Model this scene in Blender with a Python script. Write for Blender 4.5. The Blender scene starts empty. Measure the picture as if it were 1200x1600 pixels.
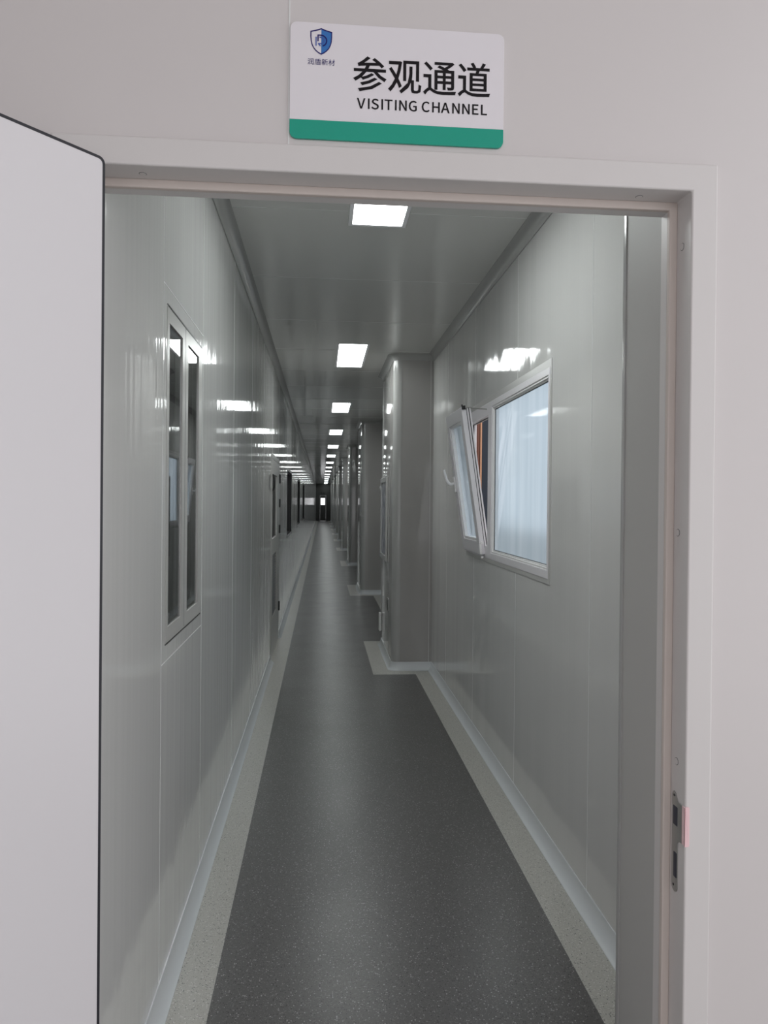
GLYPHS = {'参':[[655,393,419,309,384,353,333,403,573,478,768,575,880,516,718,199,390,101,358,149,314,203,636,288,889,411,1004,355,803,-17,292,-129,266,-74,226,-15,723,80,1066,261,1187,203,261,953,313,981,433,1059,602,1198,721,1133,577,1020,479,955,944,972,887,1014,789,1080,892,1149,1099,1006,1273,852,1165,774,1119,824,1073,867,693,850,666,786,640,736,1343,736,1343,618,1000,618,1152,485,1372,369,1324,317,1285,263,1037,417,844,618,567,618,377,414,132,256,89,305,35,357,254,482,400,618,62,618,62,736,492,736,524,794,546,843,332,829,242,814,226,873,205,937],[23,25,24,30,32,31,23,26,25,29,32,30,22,26,23,22,27,26,28,32,29,28,33,32,21,27,22,27,33,28,21,33,27,64,33,21,63,36,64,36,33,64,62,61,63,61,60,63,60,37,63,37,36,63,35,33,36,35,34,33,60,38,37,59,38,60,58,38,59,58,39,38,56,58,57,56,39,58,56,40,39,56,41,40,55,41,56,54,49,55,49,41,55,54,50,49,48,41,49,47,42,48,42,41,48,47,43,42,4,6,5,4,0,6,47,44,43,53,50,54,3,0,4,46,45,47,45,44,47,53,3,50,3,51,50,11,13,12,53,52,3,52,51,3,2,0,3,2,1,0,11,7,13,10,7,11,18,20,19,9,7,10,18,14,20,9,8,7,17,14,18,16,14,17,16,15,14]],'观':[[1275,351,1148,351,1148,1002,758,1002,758,351,635,351,635,1120,1275,1120,1006,626,1000,507,982,396,1068,396,1068,45,1076,15,1107,6,1204,6,1242,44,1258,253,1317,218,1368,200,1333,-38,1210,-97,1087,-97,980,-71,947,32,947,303,841,96,561,-128,525,-79,482,-35,818,289,883,629,883,908,1006,908,271,703,356,573,408,751,446,956,61,956,61,1081,486,1081,506,1085,586,1060,528,716,443,431,520,287,582,147,472,71,425,188,377,284,272,99,126,-73,82,-21,31,24,182,201,300,425,190,603,63,786,163,853],[5,3,6,3,7,6,3,2,7,2,0,7,40,42,41,38,40,39,38,42,40,38,37,42,37,43,42,5,4,3,1,0,2,36,43,37,31,33,32,31,8,33,57,34,58,56,34,57,35,43,36,35,44,43,56,35,34,30,8,31,30,9,8,55,35,56,55,44,35,30,10,9,55,45,44,54,49,55,49,45,55,30,11,10,30,25,11,25,12,11,30,26,25,24,12,25,29,26,30,49,46,45,54,50,49,48,46,49,16,18,17,16,19,18,53,50,54,16,20,19,47,46,48,53,52,50,52,51,50,29,28,26,28,27,26,24,13,12,15,20,16,23,13,24,23,14,13,23,15,14,23,20,15,23,21,20,22,21,23]],'通':[[411,131,472,89,630,35,835,23,1103,31,1375,50,1350,-17,1338,-77,1101,-87,833,-92,608,-76,440,-15,361,40,309,65,231,17,120,-117,39,-10,152,100,246,161,246,540,48,540,48,663,371,663,371,158,1221,1143,1304,1080,1159,963,1022,881,1059,862,1104,837,1296,837,1296,203,1285,138,1242,101,1164,87,1037,84,1023,136,999,194,1107,193,1158,193,1169,196,1171,206,1171,320,952,320,952,93,833,93,833,320,620,320,620,87,496,87,496,837,852,837,765,877,609,940,696,1018,804,977,903,935,1001,988,1063,1030,498,1030,498,1137,1196,1137,952,632,1171,632,1171,732,952,732,833,427,833,530,620,530,620,427,833,732,620,732,620,632,833,632,952,427,1171,427,1171,530,952,530,305,1012,423,889,328,802,214,929,73,1061,164,1136],[82,78,83,81,78,82,81,79,78,80,79,81,61,25,24,59,61,60,59,25,61,59,58,25,58,26,25,57,26,58,53,55,54,56,26,57,53,56,55,56,27,26,52,56,53,52,27,56,52,28,27,51,28,52,51,29,28,49,71,50,71,51,50,71,29,51,71,30,29,71,70,30,70,65,30,65,64,30,64,31,30,49,72,71,73,65,70,73,62,65,63,31,64,20,22,21,20,19,22,19,23,22,49,68,72,68,73,72,68,62,73,68,63,62,68,67,63,67,77,63,77,76,63,76,31,63,18,23,19,49,69,68,66,77,67,66,74,77,75,31,76,49,47,69,47,66,69,47,74,66,47,75,74,47,46,75,46,43,75,43,42,75,42,31,75,49,48,47,45,43,46,45,44,43,41,31,42,40,31,41,40,32,31,39,32,40,36,38,37,36,39,38,36,32,39,17,23,18,17,0,23,36,33,32,35,33,36,17,1,0,35,34,33,16,13,17,13,1,17,13,2,1,16,14,13,12,2,13,4,6,5,11,2,12,11,3,2,3,6,4,11,6,3,16,15,14,10,6,11,10,7,6,9,7,10,9,8,7]],'道':[[1094,410,1094,503,649,503,649,410,1094,218,1094,312,649,312,649,218,1094,602,1094,694,649,694,649,602,780,847,791,891,424,891,424,1004,654,1004,623,1061,562,1149,671,1197,737,1109,786,1020,751,1004,951,1004,1006,1090,1057,1191,1185,1153,1126,1060,1087,1004,1338,1004,1338,891,931,891,909,838,892,798,1221,798,1221,113,526,113,526,798,766,798,420,122,481,84,636,37,839,26,1103,33,1365,51,1341,-15,1328,-76,1090,-87,836,-92,617,-77,449,-21,370,30,318,52,237,8,124,-114,42,-8,159,95,254,150,254,566,59,566,59,688,379,688,379,147,295,1015,394,891,287,818,194,943,71,1074,173,1137],[67,63,68,66,63,67,66,64,63,65,64,66,18,20,19,24,26,25,24,27,26,17,20,18,17,21,20,23,27,24,16,21,17,23,28,27,16,22,21,14,16,15,14,22,16,14,23,22,23,29,28,23,30,29,14,30,23,13,30,14,12,31,13,31,30,13,12,32,31,38,32,12,38,33,32,36,10,37,10,38,37,10,33,38,10,34,33,10,9,34,9,35,34,36,11,10,8,35,9,59,61,60,59,58,61,58,62,61,36,2,11,2,8,11,2,1,8,1,35,8,57,62,58,36,3,2,0,35,1,36,6,3,6,0,3,6,5,0,5,35,0,36,7,6,4,35,5,36,4,7,36,35,4,56,62,57,56,39,62,56,40,39,55,52,56,52,40,56,52,41,40,55,53,52,51,41,52,43,45,44,51,42,41,42,45,43,50,42,51,50,45,42,55,54,53,50,46,45,49,46,50,49,47,46,48,47,49]],'润':[[576,179,576,87,1113,87,1113,179,898,179,898,429,1076,429,1076,520,898,520,898,744,1099,744,1099,835,595,835,595,744,800,744,800,520,613,520,613,429,800,429,800,179,710,1113,710,1017,1197,1017,1197,31,1164,-6,952,-4,989,-108,1232,-90,1293,29,1293,1113,105,1076,338,917,401,1001,165,1153,52,709,283,570,343,655,111,786,80,-31,174,-87,359,361,275,416,405,884,405,-104,500,-104,500,884,430,1132,597,913,675,969,503,1181],[30,32,33,31,32,30,34,36,37,35,36,34,38,40,41,38,39,40,43,45,42,43,44,45,46,48,49,47,48,46,21,29,20,21,22,29,22,28,29,23,28,22,13,11,12,13,10,11,14,10,13,15,9,14,9,10,14,15,8,9,17,15,16,17,8,15,17,7,8,17,6,7,18,6,17,19,5,18,5,6,18,19,4,5,1,19,0,1,4,19,1,3,4,1,2,3,24,28,23,24,27,28,26,24,25,26,27,24]],'盾':[[200,1063,200,580,62,-43,147,-116,308,580,308,762,730,762,718,627,426,627,426,-112,529,-112,529,-53,1113,-53,1113,-112,1221,-112,1221,627,822,627,838,762,1346,762,1346,856,847,856,860,1011,1258,1070,1176,1155,737,856,308,856,308,976,744,1001,529,350,1113,350,1113,231,529,231,529,427,529,542,1113,542,1113,427,529,154,1113,154,1113,32,529,32],[0,22,23,0,21,22,1,26,0,26,21,0,26,27,21,27,20,21,24,20,27,1,25,26,1,5,25,5,24,25,5,20,24,5,19,20,5,18,19,1,4,5,6,18,5,7,17,6,17,18,6,7,16,17,9,33,8,33,7,8,33,16,7,33,15,16,33,34,15,34,14,15,2,4,1,2,3,4,9,32,33,35,14,34,9,28,32,28,35,32,28,29,35,29,14,35,9,31,28,30,14,29,9,36,31,36,30,31,36,37,30,37,14,30,9,39,36,38,14,37,9,11,39,11,38,39,11,12,38,12,14,38,9,10,11,13,14,12]],'新':[[504,298,619,71,693,116,576,336,189,329,57,95,132,42,275,308,775,1042,775,560,644,-35,725,-99,873,560,873,605,1085,605,1085,-105,1188,-105,1188,605,1342,605,1342,703,873,703,873,972,1298,1074,1213,1151,300,1158,361,1029,85,1029,85,941,704,941,704,1029,471,1029,395,1182,528,934,452,710,64,710,64,620,352,620,352,475,70,475,70,382,352,382,352,25,335,7,227,7,258,-83,406,-66,448,24,448,382,710,382,710,475,448,475,448,620,727,620,727,710,548,710,626,913,176,912,231,710,322,735,262,931],[24,30,31,25,30,24,8,22,23,8,21,22,9,21,8,27,25,26,27,30,25,27,29,30,27,28,29,9,20,21,33,55,32,56,58,59,33,54,55,57,58,56,35,33,34,35,54,33,35,53,54,35,52,53,9,13,20,13,19,20,13,18,19,36,52,35,37,51,36,51,52,36,37,50,51,9,12,13,14,18,13,15,17,14,17,18,14,15,16,17,10,2,9,2,12,9,2,11,12,39,37,38,39,50,37,39,49,50,39,48,49,40,48,39,41,47,40,47,48,40,41,46,47,0,2,3,5,7,4,5,6,7,1,2,0,10,11,2,42,46,41,42,45,46,44,42,43,44,45,42]],'材':[[1088,1175,1088,875,668,875,668,775,1053,775,587,197,661,111,1088,629,1088,31,1053,-3,846,-3,882,-111,1132,-90,1197,32,1197,775,1343,775,1343,875,1197,875,1197,1175,318,1176,318,877,84,877,84,775,304,775,36,245,95,144,318,567,318,-111,423,-111,423,612,585,385,653,475,423,738,423,775,616,775,616,877,423,877,423,1176],[20,37,19,20,36,37,1,18,0,1,17,18,22,20,21,22,36,20,22,35,36,22,34,35,3,1,2,3,17,1,3,16,17,3,15,16,23,34,22,24,33,23,33,34,23,24,32,33,4,15,3,5,14,4,14,15,4,5,7,14,7,13,14,24,26,32,26,29,32,29,31,32,5,6,7,8,13,7,26,28,29,30,31,29,24,25,26,27,28,26,8,12,13,9,12,8,11,9,10,11,12,9]],'V':[[152,1047,323,476,356,361,388,252,418,152,394,152,425,252,457,361,489,476,659,1047,833,1047,494,-20,315,-20,-26,1047],[12,0,13,12,1,0,8,10,9,8,11,10,12,2,1,7,11,8,12,3,2,6,11,7,5,4,6,4,11,6,12,4,3,12,11,4]],'I':[[290,1047,290,-20,121,-20,121,1047],[2,0,3,2,1,0]],'S':[[142,251,237,173,328,131,427,116,535,135,600,186,622,262,602,336,548,385,462,427,315,492,215,547,130,637,94,773,140,925,263,1028,438,1065,560,1048,667,1002,768,922,676,809,595,870,522,900,439,911,345,894,288,850,267,783,290,713,348,665,426,629,572,566,684,503,765,410,795,272,749,114,621,3,427,-38,282,-19,157,35,39,130],[15,17,16,15,18,17,14,18,15,14,19,18,13,24,14,24,23,14,23,19,14,23,22,19,22,21,19,21,20,19,13,25,24,13,26,25,13,27,26,12,27,13,12,28,27,12,29,28,11,29,12,11,30,29,11,31,30,10,31,11,10,32,31,9,32,10,8,32,9,8,33,32,7,33,8,6,33,7,6,34,33,5,34,6,39,1,0,4,34,5,39,2,1,3,34,4,39,3,2,38,3,39,38,34,3,38,35,34,37,35,38,37,36,35]],'T':[[23,897,23,1047,816,1047,816,897,505,897,505,-20,334,-20,334,897],[0,2,1,0,3,2,7,3,0,6,4,7,4,3,7,6,5,4]],'N':[[285,1047,666,389,771,188,744,188,738,273,731,383,728,493,728,1047,891,1047,891,-20,727,-20,347,639,241,840,269,840,274,756,281,648,283,539,283,-20,121,-20,121,1047],[18,12,19,12,0,19,12,13,0,13,1,0,6,8,7,6,9,8,18,14,12,14,11,12,14,1,13,18,15,14,11,1,14,18,16,15,10,1,11,18,17,16,5,9,6,10,3,1,3,2,1,4,9,5,3,9,4,10,9,3]],'G':[[124,808,298,998,551,1065,685,1045,787,996,875,921,780,806,709,867,641,899,557,911,387,863,275,729,235,517,273,301,382,165,559,116,625,122,684,141,722,166,722,404,504,404,504,552,881,552,881,91,790,22,678,-22,543,-39,294,28,123,217,61,513],[1,3,2,1,4,3,0,4,1,0,9,4,9,5,4,9,8,5,8,7,5,7,6,5,0,10,9,0,11,10,29,11,0,29,12,11,20,22,21,20,19,22,19,23,22,29,13,12,28,13,29,18,23,19,28,14,13,27,14,28,17,23,18,27,15,14,16,23,17,15,23,16,27,23,15,27,24,23,26,24,27,26,25,24]],'C':[[123,807,292,998,535,1065,658,1046,758,998,846,921,750,806,678,868,613,900,539,911,380,863,274,730,235,517,272,301,376,164,535,116,618,128,691,166,773,240,871,127,766,32,657,-20,527,-39,287,28,122,218,61,513],[1,3,2,1,4,3,0,4,1,0,9,4,9,5,4,9,8,5,8,7,5,7,6,5,0,10,9,0,11,10,25,11,0,25,12,11,25,13,12,24,13,25,24,14,13,17,19,18,23,14,24,16,19,17,23,15,14,15,19,16,15,20,19,23,20,15,23,21,20,22,21,23]],'H':[[290,1047,290,617,729,617,729,1047,900,1047,900,-20,729,-20,729,465,290,465,290,-20,121,-20,121,1047],[10,0,11,10,1,0,2,4,3,2,5,4,10,8,1,8,2,1,8,7,2,7,5,2,10,9,8,6,5,7]],'A':[[512,1047,874,-20,694,-20,596,294,250,294,150,-20,-22,-20,339,1047,510,568,474,684,440,799,411,902,435,902,407,798,373,683,337,568,295,436,551,436],[6,11,7,11,0,7,11,12,0,12,1,0,6,13,11,13,10,11,13,10,12,10,1,12,9,1,10,6,14,13,8,1,9,6,15,14,17,1,8,6,16,15,6,4,16,4,17,16,4,3,17,3,1,17,6,5,4,2,1,3]],'E':[[752,1047,752,897,290,897,290,615,680,615,680,465,290,465,290,131,768,131,768,-20,121,-20,121,1047],[10,2,11,2,0,11,2,1,0,10,3,2,10,6,3,6,4,3,6,5,4,10,7,6,10,8,7,10,9,8]],'L':[[290,1047,290,131,740,131,740,-20,121,-20,121,1047],[4,0,5,4,1,0,4,2,1,4,3,2]]}
SKY = 1.65
EXPO = 0.0
import bpy, bmesh, math, random
from mathutils import Vector, Matrix

random.seed(7)
SC = bpy.context.scene
COL = SC.collection
PI = math.pi

# ------------------------------------------------------------------ helpers
def tag(o, label=None, cat=None, group=None, kind=None):
    if label: o['label'] = label
    if cat: o['category'] = cat
    if group: o['group'] = group
    if kind: o['kind'] = kind
    return o

def empty(name, loc=(0, 0, 0), parent=None):
    o = bpy.data.objects.new(name, None)
    o.empty_display_size = .1
    COL.objects.link(o)
    o.location = loc
    if parent: o.parent = parent
    return o

class MB:
    """collects geometry for ONE mesh object"""
    def __init__(s): s.v = []; s.f = []; s.m = []
    def face(s, pts, mat=0):
        b = len(s.v); s.v += [tuple(p) for p in pts]; s.f.append(list(range(b, b+len(pts)))); s.m.append(mat)
    def raw(s, vs, fs, mat=0):
        b = len(s.v); s.v += [tuple(p) for p in vs]
        for f in fs: s.f.append([b+i for i in f]); s.m.append(mat)
    def box(s, x0, x1, y0, y1, z0, z1, mat=0):
        vs = [(x, y, z) for x in (x0, x1) for y in (y0, y1) for z in (z0, z1)]
        s.raw(vs, [(0,1,3,2),(4,6,7,5),(0,4,5,1),(2,3,7,6),(0,2,6,4),(1,5,7,3)], mat)
    def prism(s, pts, fn, d0, d1, mat=0):
        """closed 2-D outline extruded from d0 to d1; fn(a,b,d) -> xyz"""
        n = len(pts)
        vs = [fn(a, b, d0) for a, b in pts] + [fn(a, b, d1) for a, b in pts]
        fs = [list(range(n))[::-1], list(range(n, 2*n))]
        fs += [(i, (i+1) % n, n+(i+1) % n, n+i) for i in range(n)]
        s.raw(vs, fs, mat)
    def cyl(s, p0, p1, r, n=20, mat=0, r1=None):
        p0 = Vector(p0); p1 = Vector(p1); r1 = r if r1 is None else r1
        a = (p1-p0).normalized(); u = a.orthogonal().normalized(); w = a.cross(u)
        vs = []
        for p, rr in ((p0, r), (p1, r1)):
            vs += [p+u*rr*math.cos(2*PI*i/n)+w*rr*math.sin(2*PI*i/n) for i in range(n)]
        s.raw(vs, [list(range(n))[::-1], list(range(n, 2*n))]+[(i, (i+1) % n, n+(i+1) % n, n+i) for i in range(n)], mat)
    def tube(s, path, r, n=12, mat=0, flat=1.0):
        path = [Vector(p) for p in path]; rings = []; ref = None
        for i, p in enumerate(path):
            d = (path[min(i+1, len(path)-1)]-path[max(i-1, 0)]).normalized()
            if ref is None: ref = d.orthogonal().normalized()
            ref = (ref-d*ref.dot(d)).normalized(); w = d.cross(ref)
            rr = r[i] if isinstance(r, (list, tuple)) else r
            rings.append([p+ref*rr*math.cos(2*PI*k/n)+w*rr*flat*math.sin(2*PI*k/n) for k in range(n)])
        vs = [v for g in rings for v in g]; fs = []
        for i in range(len(rings)-1):
            for k in range(n):
                fs.append((i*n+k, i*n+(k+1) % n, (i+1)*n+(k+1) % n, (i+1)*n+k))
        fs += [list(range(n))[::-1], list(range((len(rings)-1)*n, len(rings)*n))]
        s.raw(vs, fs, mat)
    def slab(s, U, V, d0, d1, fn, hole=lambda u, v: False, mat=lambda u, v: 0):
        """grid of cells between the breaks U x V, from depth d0 to d1, cells where hole() is true left open"""
        nu, nv = len(U)-1, len(V)-1
        solid = [[not hole((U[i]+U[i+1])/2, (V[j]+V[j+1])/2) for j in range(nv)] for i in range(nu)]
        ok = lambda i, j: 0 <= i < nu and 0 <= j < nv and solid[i][j]
        for i in range(nu):
            for j in range(nv):
                if not solid[i][j]: continue
                u0, u1, v0, v1 = U[i], U[i+1], V[j], V[j+1]
                m = mat((u0+u1)/2, (v0+v1)/2)
                s.face([fn(u0,v0,d0), fn(u1,v0,d0), fn(u1,v1,d0), fn(u0,v1,d0)], m)
                s.face([fn(u0,v0,d1), fn(u0,v1,d1), fn(u1,v1,d1), fn(u1,v0,d1)], m)
                for (a, b, du, dv) in (((u0,v0),(u0,v1),-1,0), ((u1,v1),(u1,v0),1,0), ((u1,v0),(u0,v0),0,-1), ((u0,v1),(u1,v1),0,1)):
                    if not ok(i+du, j+dv):
                        s.face([fn(*a,d0), fn(*b,d0), fn(*b,d1), fn(*a,d1)], m)
    def sweep(s, path, norms, prof, mat=0, close_ends=True):
        """path: xy points, norms: outward xy normals, prof: (offset, z) pairs"""
        n = len(prof); vs = []
        for (x, y), (a, b) in zip(path, norms):
            vs += [(x+a*o, y+b*o, z) for o, z in prof]
        fs = []
        for i in range(len(path)-1):
            for k in range(n):
                fs.append((i*n+k, i*n+(k+1) % n, (i+1)*n+(k+1) % n, (i+1)*n+k))
        if close_ends: fs += [list(range(n)), list(range((len(path)-1)*n, len(path)*n))[::-1]]
        s.raw(vs, fs, mat)
    def build(s, name, mats, parent=None, bevel=0, smooth=False, seg=2, loc=None, angle=40):
        me = bpy.data.meshes.new(name)
        me.from_pydata(s.v, [], s.f)
        for m in (mats if isinstance(mats, (list, tuple)) else [mats]): me.materials.append(m)
        for p, m in zip(me.polygons, s.m): p.material_index = m
        bm = bmesh.new(); bm.from_mesh(me)
        bmesh.ops.remove_doubles(bm, verts=bm.verts, dist=1e-5)
        bmesh.ops.recalc_face_normals(bm, faces=bm.faces)
        bm.to_mesh(me); bm.free()
        o = bpy.data.objects.new(name, me); COL.objects.link(o)
        if loc: o.location = loc
        if parent: o.parent = parent
        if bevel:
            b = o.modifiers.new('bevel', 'BEVEL'); b.width = bevel; b.segments = seg; b.limit_method = 'ANGLE'; b.angle_limit = math.radians(35)
        if smooth:
            for p in me.polygons: p.use_smooth = True
            me.set_sharp_from_angle(angle=math.radians(angle))
        return o

FX = lambda u, v, d: (d, u, v)      # plane across x: u = y, v = z
FY = lambda u, v, d: (u, d, v)      # plane across y: u = x, v = z
FZ = lambda u, v, d: (u, v, d)      # plane across z: u = x, v = y

def copy_tree(o, parent=None):
    c = o.copy(); COL.objects.link(c)
    if parent:
        c.parent = parent
    for ch in list(o.children): copy_tree(ch, c)
    return c

def rrect(u0, u1, v0, v1, r, n=8):
    out = []
    for cx_, cy_, a in ((u1-r, v1-r, 0), (u0+r, v1-r, 90), (u0+r, v0+r, 180), (u1-r, v0+r, 270)):
        for k in range(n+1):
            t = math.radians(a+90*k/n); out.append((cx_+r*math.cos(t), cy_+r*math.sin(t)))
    return out

# ------------------------------------------------------------------ materials
def mat(name, col, rough=.5, metal=0, spec=.5, **kw):
    m = bpy.data.materials.new(name); m.use_nodes = True
    b = m.node_tree.nodes['Principled BSDF']
    b.inputs['Base Color'].default_value = (*col, 1)
    b.inputs['Roughness'].default_value = rough
    b.inputs['Metallic'].default_value = metal
    b.inputs['Specular IOR Level'].default_value = spec
    for k, v in kw.items(): b.inputs[k.replace('_', ' ')].default_value = v
    return m

def nodes(m):
    nt = m.node_tree
    return nt, nt.nodes, nt.links, nt.nodes['Principled BSDF']

def add_waves(m, scale_vec, strength, dist, fine=None):
    """gentle unevenness of sheet metal: stretched noise into the bump; fine = (scale vector, weight) of a finer ripple"""
    nt, N, L, b = nodes(m)
    tc = N.new('ShaderNodeTexCoord')
    bp = N.new('ShaderNodeBump'); bp.inputs['Strength'].default_value = strength; bp.inputs['Distance'].default_value = dist
    outs = []
    for sv, wt in [(scale_vec, 1)]+([fine] if fine else []):
        mp = N.new('ShaderNodeMapping'); mp.inputs['Scale'].default_value = sv
        nz = N.new('ShaderNodeTexNoise'); nz.inputs['Scale'].default_value = 1; nz.inputs['Detail'].default_value = 1
        L.new(tc.outputs['Object'], mp.inputs['Vector']); L.new(mp.outputs[0], nz.inputs['Vector'])
        mu = N.new('ShaderNodeMath'); mu.operation = 'MULTIPLY'; mu.inputs[1].default_value = wt
        L.new(nz.outputs['Fac'], mu.inputs[0]); outs.append(mu.outputs[0])
    if len(outs) == 2:
        ad = N.new('ShaderNodeMath'); L.new(outs[0], ad.inputs[0]); L.new(outs[1], ad.inputs[1]); outs = [ad.outputs[0]]
    L.new(outs[0], bp.inputs['Height']); L.new(bp.outputs[0], b.inputs['Normal'])
    return m

def speckle(m, base, specs, scale, share, rough):
    """vinyl sheet: flat ground with small chips of other greys"""
    nt, N, L, b = nodes(m)
    tc = N.new('ShaderNodeTexCoord')
    last = None
    rgb = N.new('ShaderNodeRGB'); rgb.outputs[0].default_value = (*base, 1); last = rgb.outputs[0]
    for k, (c, sc_, sh, size) in enumerate(specs):
        vo = N.new('ShaderNodeTexVoronoi'); vo.inputs['Scale'].default_value = sc_
        mp = N.new('ShaderNodeMapping'); mp.inputs['Location'].default_value = (3.1*k, 1.7*k, 0)
        L.new(tc.outputs['Object'], mp.inputs['Vector']); L.new(mp.outputs[0], vo.inputs['Vector'])
        sep = N.new('ShaderNodeSeparateColor'); L.new(vo.outputs['Color'], sep.inputs[0])
        g = N.new('ShaderNodeMath'); g.operation = 'LESS_THAN'; g.inputs[1].default_value = sh; L.new(sep.outputs[0], g.inputs[0])
        d = N.new('ShaderNodeMath'); d.operation = 'LESS_THAN'; d.inputs[1].default_value = size; L.new(vo.outputs['Distance'], d.inputs[0])
        x = N.new('ShaderNodeMath'); x.operation = 'MULTIPLY'; L.new(g.outputs[0], x.inputs[0]); L.new(d.outputs[0], x.inputs[1])
        mx = N.new('ShaderNodeMix'); mx.data_type = 'RGBA'
        L.new(x.outputs[0], mx.inputs[0]); L.new(last, mx.inputs[6]); mx.inputs[7].default_value = (*c, 1)
        last = mx.outputs[2]
    L.new(last, b.inputs['Base Color'])
    nz = N.new('ShaderNodeTexNoise'); nz.inputs['Scale'].default_value = 3; nz.inputs['Detail'].default_value = 4
    mr = N.new('ShaderNodeMapRange'); mr.inputs[3].default_value = rough-.05; mr.inputs[4].default_value = rough+.07
    L.new(tc.outputs['Object'], nz.inputs['Vector']); L.new(nz.outputs['Fac'], mr.inputs[0]); L.new(mr.outputs[0], b.inputs['Roughness'])
    return m

M = {}
WALLC = (.62, .617, .605)
M['wall_x'] = add_waves(mat('coated_wall_panel', WALLC, .06, spec=.55), (1, 3.5, .35), .5, .012, ((1, 60, .2), .05))
M['wall_l'] = add_waves(mat('coated_left_panel', WALLC, .06, spec=.55), (1, 3.5, .35), .5, .004, ((1, 18, .2), .5))
M['wall_y'] = add_waves(mat('shade_toned_pillar_panel', (.40, .387, .375), .07, spec=.55), (3.5, 3.5, .35), .3, .008, ((40, 40, .25), .03))  # same panels as the walls; the pillars' dimmer light is put into this colour
M['ceiling'] = add_waves(mat('coated_ceiling_panel', (.64, .64, .62), .12, spec=.55), (9, .6, 1), .12, .006)
M['seam'] = mat('pale_sealant', (.72, .73, .72), .4)
M['facade'] = add_waves(mat('painted_front_panel', (.62, .588, .582), .34), (2, 2, .5), .05, .01)
M['frame'] = mat('painted_door_frame', (.63, .605, .595), .38)
M['stop'] = mat('beige_rubber_stop', (.60, .53, .49), .5)
M['leaf'] = mat('white_door_skin', (.66, .64, .655), .3)
M['gasket'] = mat('black_rubber', (.012, .012, .018), .5)
M['floor_dark'] = speckle(mat('charcoal_vinyl', (.07, .069, .068), .34, spec=.5), (.098, .094, .092),
    [((.34, .33, .33), 170, .10, .42), ((.035, .034, .034), 190, .16, .42), ((.18, .175, .175), 260, .22, .45)], 0, 0, .31)
M['floor_light'] = speckle(mat('pale_grey_vinyl', (.33, .325, .30), .34, spec=.5), (.46, .45, .415),
    [((.15, .15, .15), 190, .12, .42), ((.68, .66, .64), 220, .14, .42), ((.32, .30, .28), 300, .2, .45)], 0, 0, .31)
M['cove'] = mat('pale_plastic_cove', (.64, .665, .685), .22)
M['alu'] = mat('grey_coated_aluminium', (.42, .42, .41), .18, spec=.7)
M['lamp_frame'] = mat('white_lamp_rim', (.88, .88, .90), .35)
M['pvc'] = mat('white_window_profile', (.74, .72, .745), .3)
M['white_plastic'] = mat('white_plastic', (.80, .79, .79), .3)
M['panel_frame'] = mat('grey_window_panel', (.50, .495, .48), .28)
M['black_trim'] = mat('black_trim', (.01, .01, .011), .35)
M['steel'] = add_waves(mat('brushed_steel', (.42, .42, .405), .38, metal=.8), (30, 30, 2), .05, .002)
M['pink_film'] = mat('pink_protective_film', (.80, .56, .58), .35)
M['hole'] = mat('dark_steel_recess', (.045, .05, .075), .35, metal=.5)
M['sign_white'] = mat('white_acrylic', (.76, .73, .76), .12)
M['sign_green'] = mat('green_acrylic', (.012, .33, .235), .12)
M['ink'] = mat('black_print', (.008, .006, .008), .6, spec=.2)
M['navy'] = mat('navy_print', (.02, .012, .13), .6, spec=.2)
M['blue'] = mat('blue_print', (.03, .16, .46), .3)
M['midblue'] = mat('mid_blue_print', (.05, .10, .38), .3)
M['dark_door'] = mat('dark_grey_door', (.035, .036, .034), .45)
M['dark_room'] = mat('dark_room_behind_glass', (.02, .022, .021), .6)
M['hinge'] = mat('black_hinge', (.02, .02, .02), .4)
M['brick_red'] = mat('red_brown_cladding', (.20, .075, .05), .5)
M['orange'] = mat('rusty_edge', (.62, .33, .20), .5)
M['blue_black'] = mat('blue_black_post', (.012, .02, .035), .5)
M['paving'] = mat('grey_paving', (.34, .33, .32), .8)
M['outdoor_wall'] = mat('pale_render', (.55, .53, .51), .8)
M['green'] = mat('dull_green_hedge', (.10, .16, .10), .9)
M['louvre'] = mat('dark_grey_louvre', (.07, .072, .07), .4)
M['picture'] = mat('printed_notice', (.40, .40, .46), .3)

def glass_mat(name, tint, rough=0.0):
    m = mat(name, tint, rough, Transmission_Weight=1.0, IOR=1.5)
    return m
M['glass'] = glass_mat('dark_window_glass', (.55, .58, .58))

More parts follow.
